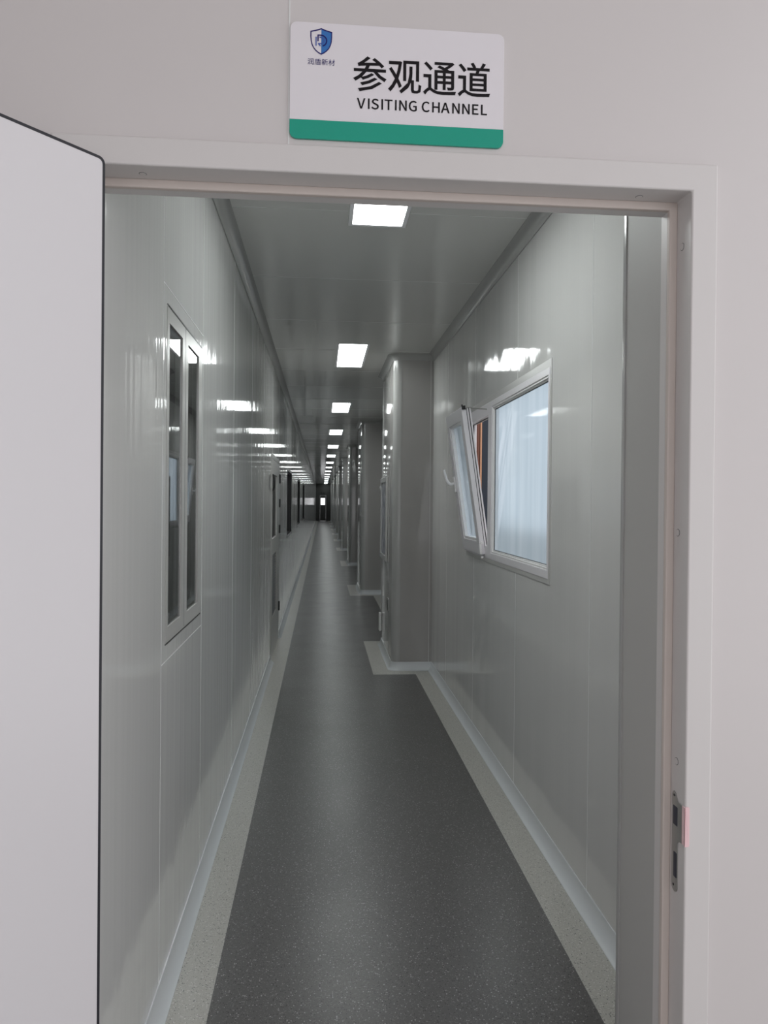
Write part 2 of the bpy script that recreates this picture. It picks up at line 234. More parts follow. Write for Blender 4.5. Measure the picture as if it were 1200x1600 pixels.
def film_mat():
    """glass under a wrinkled translucent protective film: scatters daylight inwards, glossy on the room side"""
    m = bpy.data.materials.new('filmed_window_glass'); m.use_nodes = True
    nt = m.node_tree; N = nt.nodes; L = nt.links
    N.remove(N['Principled BSDF']); out = N['Material Output']
    tc = N.new('ShaderNodeTexCoord'); mp = N.new('ShaderNodeMapping'); mp.inputs['Scale'].default_value = (1, 7, .5)
    nz = N.new('ShaderNodeTexNoise'); nz.inputs['Scale'].default_value = 1; nz.inputs['Detail'].default_value = 3
    L.new(tc.outputs['Object'], mp.inputs[0]); L.new(mp.outputs[0], nz.inputs['Vector'])
    cr = N.new('ShaderNodeValToRGB')
    cr.color_ramp.elements[0].position = .3; cr.color_ramp.elements[0].color = (.48, .58, .66, 1)
    cr.color_ramp.elements[1].position = .7; cr.color_ramp.elements[1].color = (.66, .755, .82, 1)
    L.new(nz.outputs['Fac'], cr.inputs[0])
    tr = N.new('ShaderNodeBsdfTranslucent'); L.new(cr.outputs[0], tr.inputs['Color'])
    rf = N.new('ShaderNodeBsdfRefraction'); rf.inputs['Roughness'].default_value = .55; rf.inputs['IOR'].default_value = 1.02
    L.new(cr.outputs[0], rf.inputs['Color'])
    mix = N.new('ShaderNodeMixShader'); mix.inputs[0].default_value = .5
    L.new(tr.outputs[0], mix.inputs[1]); L.new(rf.outputs[0], mix.inputs[2])
    gl = N.new('ShaderNodeBsdfGlossy'); gl.inputs['Roughness'].default_value = .02
    fr = N.new('ShaderNodeFresnel'); fr.inputs['IOR'].default_value = 1.75
    mix2 = N.new('ShaderNodeMixShader')
    L.new(fr.outputs[0], mix2.inputs[0]); L.new(mix.outputs[0], mix2.inputs[1]); L.new(gl.outputs[0], mix2.inputs[2])
    L.new(mix2.outputs[0], out.inputs['Surface'])
    return m
M['film'] = film_mat()
def clear_mat():
    m = bpy.data.materials.new('clear_outer_glass'); m.use_nodes = True
    nt = m.node_tree; nt.nodes.remove(nt.nodes['Principled BSDF'])
    t = nt.nodes.new('ShaderNodeBsdfTransparent'); t.inputs[0].default_value = (.95, .97, .97, 1)
    nt.links.new(t.outputs[0], nt.nodes['Material Output'].inputs['Surface'])
    return m
M['clear'] = clear_mat()

def lamp_mat(power):
    m = bpy.data.materials.new('lit_lamp_diffuser'); m.use_nodes = True
    b = m.node_tree.nodes['Principled BSDF']
    b.inputs['Base Color'].default_value = (.8, .8, .8, 1)
    b.inputs['Emission Color'].default_value = (.95, 1.0, .985, 1)
    b.inputs['Emission Strength'].default_value = power
    return m
LAMPS = [18, 16, 12]+[9]*12          # like lamps, set stronger near the entrance so the corridor darkens with distance
LAMP_M = {p: lamp_mat(p) for p in set(LAMPS)}

# ------------------------------------------------------------------ dimensions (metres)
XL, XR = -.50, 1.05          # corridor walls
HC = 3.0                     # ceiling
YF, YB = 1.62, 1.72          # front panel wall: outer and inner face
YE = 59.5                    # far end wall
PX = .67                     # corridor-side face of the pillars
PILLARS = [6.95+5.69*k for k in range(10)]
PLEN = 1.33
LIGHTS = [3.17+3.945*k for k in range(15)]

# ------------------------------------------------------------------ floor
def in_dark(x, y):
    if not (-.34 < x < .88): return False
    for p in PILLARS:
        if x > PX-.185 and p-.17 < y < p+PLEN+.13: return False
    return True
ys = sorted({YB-.12, YE+.1} | {v for p in PILLARS if p < YE for v in (p-.17, min(p+PLEN+.13, YE))})
b = MB()
b.slab([XL-.1, -.34, PX-.185, .88, XR+.1], ys, 0, -.08, FZ, mat=lambda x, y: 0 if in_dark(x, y) else 1)
tag(b.build('floor', [M['floor_dark'], M['floor_light']]), 'charcoal speckled vinyl corridor floor with pale grey borders', 'floor', kind='structure')

# ------------------------------------------------------------------ ceiling, with the lamp openings
LX0, LX1, LHALF = .118, .412, .575
b = MB()
vs = sorted({YB, YE+.1} | {v for c in LIGHTS for v in (c-LHALF, c+LHALF)})
b.slab([XL-.1, LX0, LX1, XR+.1], vs, HC, HC+.08, FZ,
       hole=lambda x, y: LX0 < x < LX1 and any(abs(y-c) < LHALF for c in LIGHTS))
y = 2.47
while y < YE:                                                     # sealed joints between the ceiling panels
    if any(abs(y-c) < LHALF+.02 for c in LIGHTS):
        b.box(XL, LX0-.004, y-.002, y+.002, HC-.0008, HC+.01, 1); b.box(LX1+.004, XR, y-.002, y+.002, HC-.0008, HC+.01, 1)
    else:
        b.box(XL, XR, y-.002, y+.002, HC-.0008, HC+.01, 1)
    y += 1.09
tag(b.build('ceiling', [M['ceiling'], M['seam']]), 'glossy grey panel ceiling running down the corridor', 'ceiling', kind='structure')

# ------------------------------------------------------------------ side walls
W1 = (2.41, 3.10, 1.13, 2.23)                                     # y0 y1 z0 z1 of the window openings, left wall
FARW = [(10.5, 12.25, 1.07, 2.07), (14.9, 16.7, 1.07, 2.07), (18.7, 21.0, 1.07, 2.07)]
D2 = (7.32, 8.62, .0, 2.07)                                       # side door opening
holesL = [W1]+FARW+[D2]
W2 = (3.335, 5.27, 1.245, 2.235); BAYH = [(W2[0]+6.25+5.69*k, W2[1]+6.25+5.69*k, 1.245, 2.235) for k in range(9) if W2[1]+6.25+5.69*k < YE]                                  # right wall window opening
def wall_mesh(x0, x1, inner, holes, seams, rows):
    b = MB()
    U = sorted({YB, YE+.1} | {v for h in holes for v in h[:2]})
    V = sorted({-.05, HC+.05} | {v for h in holes for v in h[2:] if v > 0})
    b.slab(U, V, x0, x1, FX, hole=lambda u, v: any(h[0] < u < h[1] and h[2] < v < h[3] for h in holes))
    s = 1 if inner == x1 else -1
    def strip(y0, y1, z0, z1):
        b.box(min(inner-s*.005, inner+s*.0008), max(inner-s*.005, inner+s*.0008), y0, y1, z0, z1, 1)
    for y in seams:
        segs = [(0.06, HC)]
        for h in holes:
            if h[0]-.005 < y < h[1]+.005:
                segs = [t for a, c in segs for t in ((a, max(a, h[2]-.001)), (min(c, h[3]+.001), c)) if t[1]-t[0] > .01]
        for a, c in segs: strip(y-.0016, y+.0016, a, c)
    for y0, y1, z in rows: strip(y0, y1, z-.0016, z+.0016)
    return b
seamsL = [2.357, 3.125]+[3.125+1.075*k for k in range(1, 52)]
seamsL = [y for y in seamsL if y < YE]
b = wall_mesh(XL-.1, XL, XL, holesL, seamsL, [(2.357, 3.125, 2.283), (2.357, 3.125, 1.078)])
tag(b.build('wall_left', [M['wall_l'], M['seam']]), 'long glossy grey panel wall on the left with flush dark windows', 'wall', kind='structure')
seamsR = [2.81+1.11*k for k in range(0, 51)]
b = wall_mesh(XR, XR+.06, XR, [W2]+BAYH, [y for y in seamsR if y < YE], [])
tag(b.build('wall_right', [M['wall_x'], M['seam']]), 'glossy grey panel wall on the right with the open white window', 'wall', kind='structure')
b = MB()
b.slab([XL-.1, -.22, .34, XR+.1], [-.05, 2.1, HC+.1], YE, YE+.1, FY, hole=lambda x, z: -.22 < x < .34 and z < 2.1)
tag(b.build('wall_far', [M['dark_door']]), 'dark grey wall closing the far end of the corridor', 'wall', kind='structure')

# jog of the right wall beside the entrance
b = MB()
r = .022
pts = [(XR+.02, YB), (.815, YB)]
cx_, cy_ = .815+r, 1.965-r
pts += [(cx_-r*math.cos(t), cy_+r*math.sin(t)) for t in [PI/2*k/6 for k in range(7)]]
pts += [(XR+.02, 1.965)]
b.prism(pts, lambda a, c, d: (a, c, d), 0, HC)
tag(b.build('wall_jog', mat('matt_grey_panel', (.45, .445, .43), .5, spec=.25), smooth=True), 'short boxed wall return just inside the doorway on the right', 'wall', kind='structure')
b = MB()
prof = [(.002, 0), (.002, HC)]
path = [(.815, 1.965-r-.012)]+[(cx_-r*math.cos(t), cy_+r*math.sin(t)) for t in [PI/2*k/6 for k in range(7)]]+[(cx_+.012, 1.965)]
nrm = [(-1, 0)]+[(-math.cos(t), math.sin(t)) for t in [PI/2*k/6 for k in range(7)]]+[(0, 1)]
b.sweep(path, nrm, [(-.004, .0), (.003, .0), (.003, HC), (-.004, HC)])
tag(b.build('trim_1', M['alu'], smooth=True), 'rounded grey corner strip on the wall return by the doorway', 'corner trim', kind='structure')

# ------------------------------------------------------------------ coved skirting and cornice
COVE = [(0, 0), (.036, 0), (.036, .004), (.030, .007), (.022, .014), (.014, .026), (.008, .042), (.005, .060), (.004, .078), (0, .078)]
CORN = [(0, HC), (.058, HC), (.058, HC-.003), (.050, HC-.006), (.040, HC-.009), (.026, HC-.018), (.015, HC-.031), (.008, HC-.046), (.005, HC-.058), (0, HC-.058)]
def straight(name, x, s, prof, m, label, cat, y0, y1):
    b = MB(); b.sweep([(x, y0), (x, y1)], [(s, 0), (s, 0)], prof)
    return tag(b.build(name, m, smooth=True, angle=50), label, cat, kind='structure')
b = MB()
b.sweep([(XL, YB), (XL, D2[0]-.005)], [(1, 0), (1, 0)], COVE); b.sweep([(XL, D2[1]+.005), (XL, YE)], [(1, 0), (1, 0)], COVE)
tag(b.build('baseboard_left', M['cove'], smooth=True, angle=50), 'pale coved skirting along the foot of the left wall', 'skirting', kind='structure')
b = MB()
edges = [1.966]
for p in PILLARS:
    if p+PLEN < YE: edges += [p, p+PLEN]
    elif p < YE: edges += [p]
if len(edges) % 2: edges.append(YE)
for k in range(0, len(edges), 2):
    b.sweep([(XR, edges[k]), (XR, edges[k+1])], [(-1, 0), (-1, 0)], COVE)
tag(b.build('baseboard_right', M['cove'], smooth=True, angle=50), 'pale coved skirting along the foot of the right wall', 'skirting', kind='structure')
straight('trim_2', XL, 1, CORN, M['alu'], 'grey coved cornice where the left wall meets the ceiling', 'cornice', YB, YE)
b = MB()
for k in range(0, len(edges), 2):
    b.sweep([(XR, edges[k]), (XR, edges[k+1])], [(-1, 0), (-1, 0)], CORN)
tag(b.build('trim_3', M['alu'], smooth=True, angle=50), 'grey coved cornice where the right wall meets the ceiling', 'cornice', kind='structure')

# ------------------------------------------------------------------ pillars
ORD = ['first', 'second', 'third', 'fourth', 'fifth', 'sixth', 'seventh', 'eighth', 'ninth', 'tenth', 'eleventh', 'twelfth', 'thirteenth', 'fourteenth', 'fifteenth']
def pillar_path(R=.06):
    path, nrm = [], []
    def add(x, y, a, c): path.append((x, y)); nrm.append((a, c))
    add(XR, 0, 0, -1)
    for k in range(9):
        t = PI/2*k/8; add(PX+R-R*math.sin(t), R-R*math.cos(t), -math.sin(t), -math.cos(t))
    for k in range(9):
        t = PI/2*k/8; add(PX+R-R*math.cos(t), PLEN-R+R*math.sin(t), -math.cos(t), math.sin(t))
    add(XR, PLEN, 0, 1)
    return path, nrm
path, nrm = pillar_path()
pil = empty('pillar')
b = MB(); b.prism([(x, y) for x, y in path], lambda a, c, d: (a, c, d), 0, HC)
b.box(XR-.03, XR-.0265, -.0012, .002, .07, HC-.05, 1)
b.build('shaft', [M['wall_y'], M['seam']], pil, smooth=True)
for i0, nm in ((1, 'corner_trim'), (10, 'corner_trim')):
    b = MB()
    pp = path[i0:i0+9]; nn = nrm[i0:i0+9]
    if i0 == 1: pp = [(pp[0][0]+.014, pp[0][1])]+pp+[(pp[-1][0], pp[-1][1]+.014)]
    else: pp = [(pp[0][0], pp[0][1]-.014)]+pp+[(pp[-1][0]+.014, pp[-1][1])]
    nn = [nn[0]]+nn+[nn[-1]]
    b.sweep(pp, nn, [(-.003, .055), (.0025, .055), (.0025, HC-.05), (-.003, HC-.05)])
    b.build(nm, M['alu'], pil, smooth=True)
b = MB(); b.sweep(path, nrm, COVE); b.build('cove_skirting', M['cove'], pil, smooth=True, angle=50)
b = MB(); b.sweep(path, nrm, CORN); b.build('cornice', M['alu'], pil, smooth=True, angle=50)
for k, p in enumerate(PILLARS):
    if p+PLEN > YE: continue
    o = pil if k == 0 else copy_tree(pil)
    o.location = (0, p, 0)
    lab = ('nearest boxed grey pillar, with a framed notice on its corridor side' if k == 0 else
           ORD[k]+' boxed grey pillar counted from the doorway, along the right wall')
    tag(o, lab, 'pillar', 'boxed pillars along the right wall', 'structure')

# ------------------------------------------------------------------ ceiling lights
def make_light(m):
    root = empty('ceiling_light')
    b = MB()
    x0, x1, h, w = LX0+.001, LX1-.001, LHALF-.001, .021
    b.slab([x0-LX0-.147, x0-LX0-.147+w, .146-w, .146], [-h, -h+w, h-w, h], -.003, .05, FZ,
           hole=lambda x, y: abs(x) < .146-w and abs(y) < h-w)
    b.build('rim', M['lamp_frame'], root, bevel=.0015)
    b = MB(); b.box(-.1255, .1255, -h+w+.0005, h-w-.0005, .006, .02)
    b.build('diffuser', m, root)
    return root
protos = {}
for k, c in enumerate(LIGHTS):
    p = LAMPS[k]
    if p in protos: o = copy_tree(protos[p])
    else: o = protos[p] = make_light(LAMP_M[p])
    o.location = ((LX0+LX1)/2, c, HC)
    tag(o, ('lit rectangular ceiling light panel just behind the door head' if k == 0 else
            'lit rectangular ceiling light panel, '+ORD[k]+' counted from the doorway'), 'ceiling light', 'ceiling lights in a row down the corridor')

# ------------------------------------------------------------------ front wall with the doorway
FO = (-.576, .889, 2.371)       # frame outer: left, right, top
FI = (-.515, .828, 2.31)        # frame inner
b = MB()
b.slab([-3.2, FO[0]+.004, FO[1]-.004, 3.2], [-.05, FO[2]-.004, 4.2], YF, YB, FY, hole=lambda x, z: FO[0] < x < FO[1] and z < FO[2]-.01)
b.box(-.0814, -.0784, YF-.0012, YF+.01, FO[2]+.002, 4.2, 1)
tag(b.build('wall_front', [M['facade'], M['seam']]), 'off-white panel wall around the doorway', 'wall', kind='structure')

door = empty('door_1', (0, YF, 0))
tag(door, 'open white door with black edge seal in the off-white frame', 'door', kind='structure')
def lp(pt): return (pt[0], pt[1]-YF, pt[2])
b = MB()
b.slab([FO[0], FI[0], FI[1], FO[1]], [0, FI[2], FO[2]], -.015, .10, FY, hole=lambda x, z: FI[0] < x < FI[1] and z < FI[2])
fr = b.build('door_frame', M['frame'], door, bevel=.004, seg=3)
b = MB()
b.slab([FI[0]-.0005, FI[0]+.019, FI[1]-.019, FI[1]+.0005], [0, FI[2]-.019, FI[2]+.0005], .053, .068, FY,
       hole=lambda x, z: FI[0]+.019 < x < FI[1]-.019 and z < FI[2]-.019)
b.build('door_stop', M['stop'], door, bevel=.003, seg=3)
b = MB()
b.slab([FI[0]-.0005, FI[0]+.018, FI[1]-.018, FI[1]+.0005], [0, FI[2]-.018, FI[2]+.0005], .0685, .0985, FY,
       hole=lambda x, z: FI[0]+.018 < x < FI[1]-.018 and z < FI[2]-.018)
b.build('frame_lining', M['frame'], door)
# screw caps and the strike plate in the rebate
for x, y in ((-.396, .028), (.7235, .030)):
    b = MB(); b.cyl((x, y, FI[2]+.001), (x, y, FI[2]-.0004), .0082, 24, 1); b.cyl((x, y, FI[2]-.0002), (x, y, FI[2]-.0010), .0070, 24)
    b.build('screw_cap', [M['frame'], M['louvre']], fr)
for y, z in ((.029, 2.198), (.034, 1.534), (.028, 1.0016)):
    b = MB(); b.cyl((FI[1]+.001, y, z), (FI[1]-.0004, y, z), .0088, 24, 1); b.cyl((FI[1]-.0002, y, z), (FI[1]-.0010, y, z), .0076, 24)
    b.build('screw_cap', [M['frame'], M['louvre']], fr)
sp = empty('strike_plate', parent=door)
SX = FI[1]
def outline():
    pts = []
    yb, yf = .044, .016
    for k in range(9):                                                     # rounded foot
        t = PI+PI*k/8; pts.append(((yb+yf)/2-.5*(yb-yf)*math.cos(t), .711+.5*(yb-yf)*math.sin(t)))
    pts = [((yb+yf)/2+(yb-yf)/2*math.cos(t), .711+(yb-yf)/2*math.sin(t)) for t in [PI+PI*k/10 for k in range(11)]]
    pts += [(yb, .915)]
    pts += [(.034+.010*math.cos(t), .918+.012*math.sin(t)) for t in [PI/2*k/6 for k in range(1, 7)]]
    pts += [(.026, .926), (.021, .918), (.016, .912), (-.004, .911), (-.004, .823), (.012, .8215), (.016, .815)]
    return pts
b = MB(); b.prism(outline(), FX, SX+.0005, SX-.0018)
b.build('plate', M['steel'], sp, bevel=.0005)
b = MB()
b.prism([(SX-.0018, .8215), (SX-.0018, .911), (SX+.0005, .9125), (SX+.007, .9125), (SX+.0095, .910), (SX+.0095, .824), (SX+.007, .8215)], FY, -.0152, -.0178)
b.box(SX-.0018, SX+.0008, -.0178, -.003, .823, .911)
tag(b.build('lip', M['pink_film'], sp, bevel=.0008), 'lip still under pink protective film')
for (y0, y1, z0, z1) in ((.017, .038, .853, .897), (.018, .034, .732, .790)):
    b = MB(); b.prism(rrect(y0, y1, z0, z1, .002, 3), FX, SX-.0012, SX-.0022)
    b.build('latch_hole', M['hole'], sp)
for z in (.921, .712):
    b = MB(); b.cyl((SX-.001, .033, z), (SX-.0028, .033, z), .003, 14); b.build('screw', M['hinge'], sp)

# the leaf, swung out towards the viewer past a right angle
dv = Vector((-.652, -.758, 0)).normalized(); nv = Vector((-dv.y, dv.x, 0))   # along the leaf; nv across it
if nv.x > 0: nv = -nv                                                         # away from the doorway
E0 = Vector((-.451, 1.564, 0))
LW, LZ0, LZ1, LT = 1.285, .008, 2.303, .05
def LF(u, v, d): return tuple(E0+dv*u+nv*d+Vector((0, 0, v))-Vector((0, YF, 0)))
b = MB(); b.prism(rrect(.006, LW-.006, LZ0, LZ1-.006, .010, 5), LF, 0, LT-.002)
leaf = b.build('leaf', M['leaf'], door, bevel=.0015)
b = MB()
outer = rrect(0, LW, LZ0-.002, LZ1, .014, 6); inner = rrect(.0062, LW-.0062, LZ0+.002, LZ1-.0085, .010, 6)
n = len(outer)
for i in range(n):
    j = (i+1) % n
    for d0, d1, P, Q in ((.0015, .0015, outer, inner),):
        b.face([LF(*outer[i], .001), LF(*outer[j], .001), LF(*inner[j], .001), LF(*inner[i], .001)])
        b.face([LF(*outer[i], .012), LF(*outer[j], .012), LF(*inner[j], .012), LF(*inner[i], .012)])
        b.face([LF(*outer[i], .001), LF(*outer[j], .001), LF(*outer[j], .012), LF(*outer[i], .012)])
        b.face([LF(*inner[i], .001), LF(*inner[j], .001), LF(*inner[j], .012), LF(*inner[i], .012)])
tag(b.build('edge_seal', M['gasket'], leaf), 'black rubber seal round the leaf edge')
for z in (.25, 1.15, 2.05):
    b = MB(); c = Vector((-.497, YF-.022-YF, 0)); b.cyl((c.x, c.y, z-.05), (c.x, c.y, z+.05), .008, 16)
    b.build('hinge', M['steel'], door, smooth=True)
# lever handles of the leaf (both faces)
b = MB()
for s, d in ((-1, 0), (1, LT-.002)):
    z = 1.0; u = LW-.07
    b.prism(rrect(u-.022, u+.022, z-.12, z+.12, .008, 4), LF, d, d+s*.008)
    p = [LF(u, z+.04, d+s*.006), LF(u, z+.04, d+s*.05), LF(u-.015, z+.04, d+s*.056), LF(u-.12, z+.04, d+s*.056)]
    b.tube(p, .009, 12)
b.build('lever_handle', M['steel'], leaf, smooth=True)

# ------------------------------------------------------------------ sign over the door
sign = empty('sign', (0, YF, 2.388))
tag(sign, 'white wall sign with green lower band and black lettering above the doorway', 'sign')
SZ = -2.388
def SF(u, v, d): return (u, d, v+SZ)
SX0, SX1, SB, ST, SBAND = -.078, .394, 2.388, 2.6405, 2.4293
full = rrect(SX0, SX1, SB, ST, .015, 8)
def clip(pts, zc, above):
    out = []
    for (a, c), (e, f) in zip(pts, pts[1:]+pts[:1]):
        ina = (c >= zc) == above
        inb = (f >= zc) == above
        if ina: out.append((a, c))
        if ina != inb:
            t = (zc-c)/(f-c); out.append((a+(e-a)*t, zc))
    return out
b = MB(); b.prism(clip(full, SBAND, True), SF, -.006, -.0005); plate = b.build('plate', M['sign_white'], sign, bevel=.0006)
b = MB(); b.prism(clip(full, SBAND, False), SF, -.006, -.0005); tag(b.build('colour_band', M['sign_green'], sign, bevel=.0004), 'plain green band along the bottom')

def glyphs(b, text, x0, x1, z0, z1, adv=None, dz=-.0066):
    """set the string so that its ink fills the box x0..x1, z0..z1"""
    pen, items, lo, hi, bot, top = 0, [], 1e9, -1e9, 1e9, -1e9
    for ch in text:
        if ch == ' ': pen += 300*ADV_SCALE; continue
        co, fs = GLYPHS[ch]
        xs, zs = co[0::2], co[1::2]
        w = adv if adv else max(xs)+130
        items.append((pen, xs, zs, fs)); lo = min(lo, pen+min(xs)); hi = max(hi, pen+max(xs)); bot = min(bot, min(zs)); top = max(top, max(zs))
        pen += w
    sx, sz = (x1-x0)/(hi-lo), (z1-z0)/(top-bot)
    for pen, xs, zs, fs in items:
        vs = [SF(x0+(pen+x-lo)*sx, z0+(z-bot)*sz, dz) for x, z in zip(xs, zs)]
        tri = [fs[i:i+3] for i in range(0, len(fs), 3)] if not isinstance(fs[0], list) else fs
        b.raw(vs, tri)
ADV_SCALE = 1.0
b = MB(); glyphs(b, '参观通道', .0592, .3632, 2.4965, 2.5735, 1400)
b.build('large_lettering', M['ink'], plate)
b = MB(); glyphs(b, 'VISITING CHANNEL', .0678, .3566, 2.4585, 2.4822)
b.build('small_lettering', M['ink'], plate)
b = MB(); glyphs(b, '润盾新材', -.0396, .0192, 2.5485, 2.5622, 1420)
b.build('company_lettering', M['navy'], plate)
# shield emblem
SCX, SCZ = -.0107, 2.6
def shield(half):
    """half: list of (dx, dz) down the right side from top point to bottom point"""
    return [(SCX+x, SCZ+z) for x, z in half]+[(SCX-x, SCZ+z) for x, z in half[-2:0:-1]]
def side(k):
    base = [(0, .0286), (.006, .0262), (.012, .0243), (.0180, .0228), (.0236, .0213), (.0236, .010), (.0228, 0), (.0208, -.008), (.0172, -.0155), (.0120, -.0215), (.006, -.0262), (0, -.0292)]
    return [(x*k, z*k) for x, z in base]
em = MB()
o_, i_ = shield(side(1.0)), shield(side(.905))
for k in range(len(o_)):
    j = (k+1) % len(o_)
    em.face([SF(*o_[k], -.0067), SF(*o_[j], -.0067), SF(*i_[j], -.0067), SF(*i_[k], -.0067)], 0)
hs = side(.905)
em.face([SF(SCX+x, SCZ+z, -.0064) for x, z in hs], 1)
def stroke(pts, w, m, d):
    """ribbon of even width along the points, mitred so that no two faces overlap"""
    L_, R2 = [], []
    for k, (a, c) in enumerate(pts):
        p, q = pts[max(k-1, 0)], pts[min(k+1, len(pts)-1)]
        d0 = Vector((a-p[0], c-p[1])); d1 = Vector((q[0]-a, q[1]-c))
        if d0.length < 1e-9: d0 = d1
        if d1.length < 1e-9: d1 = d0
        d0.normalize(); d1.normalize(); t = (d0+d1).normalized(); nn = Vector((-t.y, t.x))
        h = w/2/max(.5, nn.dot(Vector((-d0.y, d0.x))))
        L_.append((a+nn.x*h, c+nn.y*h)); R2.append((a-nn.x*h, c-nn.y*h))
    for k in range(len(pts)-1):
        em.face([SF(SCX+x, SCZ+z, d) for x, z in (L_[k], L_[k+1], R2[k+1], R2[k])], m)
def arc(cx0, cz0, r0, a0, a1, n=14): return [(cx0+r0*math.cos(math.radians(a0+(a1-a0)*k/n)), cz0+r0*math.sin(math.radians(a0+(a1-a0)*k/n))) for k in range(n+1)]
stroke([(-.0070, -.0005), (-.0070, .0130), (-.0002, .0130)]+arc(-.0002, .0012, .0118, 90, -72), .0026, 0, -.0071)
stroke([(-.004, .0085)]+arc(-.0010, .0015, .0068, 90, -90)+[(-.0055, -.0053)], .0023, 2, -.0070)
stroke([(-.0066, -.0048), (-.0018, -.0105)], .0023, 2, -.00695)
stroke([(-.0112, -.0105), (-.0112, .0090)], .0022, 2, -.0070)
em.build('shield_emblem', [M['navy'], M['blue'], M['midblue']], plate)

# ------------------------------------------------------------------ left wall: flush double window
def flush_window(n, y0, y1, z0, z1, panes, label, recess=.004):
    root = empty('window_%d' % n, (XL, (y0+y1)/2, z0))
    tag(root, label, 'window', kind='structure')
    ox, oy, oz = XL, (y0+y1)/2, z0
    fn = lambda u, v, d: (d, u-oy, v-oz)
    b = MB()
    U = sorted({y0+.003, y1-.003} | {v for p in panes for v in p[:2]}); V = sorted({z0+.004, z1-.004} | {v for p in panes for v in p[2:]})
    ins = lambda u, v: any(p[0] < u < p[1] and p[2] < v < p[3] for p in panes)
    b.slab(U, V, .001, -.03 if recess < .01 else -.004, fn, hole=ins)
    if len(panes) == 2:                                              # joint between the two halves
        m_ = (panes[0][1]+panes[1][0])/2
        b.box(.0006, .0014, m_-.0012-oy, m_+.0012-oy, .01, z1-z0-.01, 1)
    for za, zb in ((z1-oz-.0075, z1-oz-.0005), (.0005, .0055)):
        b.box(-.02, .0014, y0+.008-oy, y1-.008-oy, za, zb, 1)
    b.build('frame', [M['panel_frame'], M['black_trim']], root)
    b = MB()
    iw = .02 if recess < .01 else .034
    b.slab([y0+.0005, y0+iw, y1-iw, y1-.0005], [z0+.0005, z0+iw, z1-iw, z1-.0005], -.031 if recess < .01 else -.0045, -.095, fn, hole=lambda u, v: y0+iw < u < y1-iw and z0+iw < v < z1-iw)
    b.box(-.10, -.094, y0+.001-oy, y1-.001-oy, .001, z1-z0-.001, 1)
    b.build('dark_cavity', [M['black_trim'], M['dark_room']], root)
    for p in panes:
        if recess > .01: p = (p[0]+.001, p[1]-.001, p[2]+.006, p[3]-.006)
        b = MB(); b.box(-recess-.006, -recess, p[0]-oy+.0005, p[1]-oy-.0005, p[2]-oz+.0005, p[3]-oz-.0005)
        b.box(-.034, -.030, p[0]-oy-.01, p[0]-oy+.006, p[2]-oz-.01, p[3]-oz+.01, 1)
        b.box(-.034, -.030, p[1]-oy-.006, p[1]-oy+.01, p[2]-oz-.01, p[3]-oz+.01, 1)
        b.box(-.034, -.030, p[0]-oy-.01, p[1]-oy+.01, p[2]-oz-.01, p[2]-oz+.018, 1)
        b.box(-.034, -.030, p[0]-oy-.01, p[1]-oy+.01, p[3]-oz-.012, p[3]-oz+.01, 1)
        b.build('pane', [M['glass'], M['black_trim']], root)
    return root
flush_window(1, *W1, [(2.45, 2.675, 1.185, 2.175), (2.785, 3.02, 1.185, 2.175)], 'flush double window with two tall dark panes, near left wall')
for k, w in enumerate(FARW):
    flush_window(3+k, *w, [(w[0]+.035, w[1]-.035, w[2]+.03, w[3]-.03)],
                 ['dark flush window just beyond the side door on the left wall', 'dark flush window, third along the left wall from the doorway', 'dark flush window, farthest visible on the left wall'][k], .083)

# side door in the left wall
d2 = empty('door_2', (XL, 0, 0)); tag(d2, 'grey side door with dark glass and black hinges in the left wall', 'door', kind='structure')
b = MB()
b.slab([D2[0]+.002, D2[0]+.05, D2[1]-.05, D2[1]-.002], [0, D2[3]-.05, D2[3]-.002], .006, -.098, FX, hole=lambda u, v: D2[0]+.05 < u < D2[1]-.05 and v < D2[3]-.05)
b.build('door_frame', M['panel_frame'], d2, bevel=.002)
gl, lo = (7.42, 8.2, 1.215, 1.87), (7.5, 8.2, .40, 1.05)
b = MB()
b.slab([D2[0]+.053, gl[0], lo[0], gl[1], D2[1]-.053], [.01, lo[2], lo[3], gl[2], gl[3], D2[3]-.053], .004, -.045, FX,
       hole=lambda u, v: (gl[0] < u < gl[1] and gl[2] < v < gl[3]) or (lo[0] < u < lo[1] and lo[2] < v < lo[3]))
lf2 = b.build('leaf', M['panel_frame'], d2)
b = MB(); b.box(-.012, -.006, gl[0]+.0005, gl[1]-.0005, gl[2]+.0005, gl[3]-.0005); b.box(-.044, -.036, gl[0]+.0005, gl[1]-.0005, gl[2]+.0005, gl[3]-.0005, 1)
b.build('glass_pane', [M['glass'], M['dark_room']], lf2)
b = MB(); b.box(-.04, -.03, lo[0]+.0005, lo[1]-.0005, lo[2]+.0005, lo[3]-.0005)
z = lo[2]+.02
while z < lo[3]-.02:
    b.face([(-.001, lo[0]+.001, z), (-.001, lo[1]-.001, z), (-.028, lo[1]-.001, z+.028), (-.028, lo[0]+.001, z+.028)]); z += .03
tag(b.build('louvre', M['louvre'], lf2), 'dark louvred lower panel')
for z0, z1 in ((1.80, 1.905), (1.525, 1.62), (1.228, 1.322), (.335, .442)):
    b = MB(); y_ = D2[1]-.052
    b.cyl((.012, y_, z0), (.012, y_, z1), .010, 14); b.box(.003, .008, y_-.03, y_+.03, z0+.005, z1-.005)
    b.build('hinge', M['hinge'], d2)
b = MB()
b.tube([(.004, 7.38, 1.70), (.016, 7.38, 1.712), (.022, 7.38, 1.74), (.024, 7.38, 1.78), (.022, 7.38, 1.82), (.016, 7.38, 1.848), (.004, 7.38, 1.86)], .010, 12)
tag(b.build('pull_handle', M['hinge'], lf2, smooth=True), 'dark bowed pull handle')

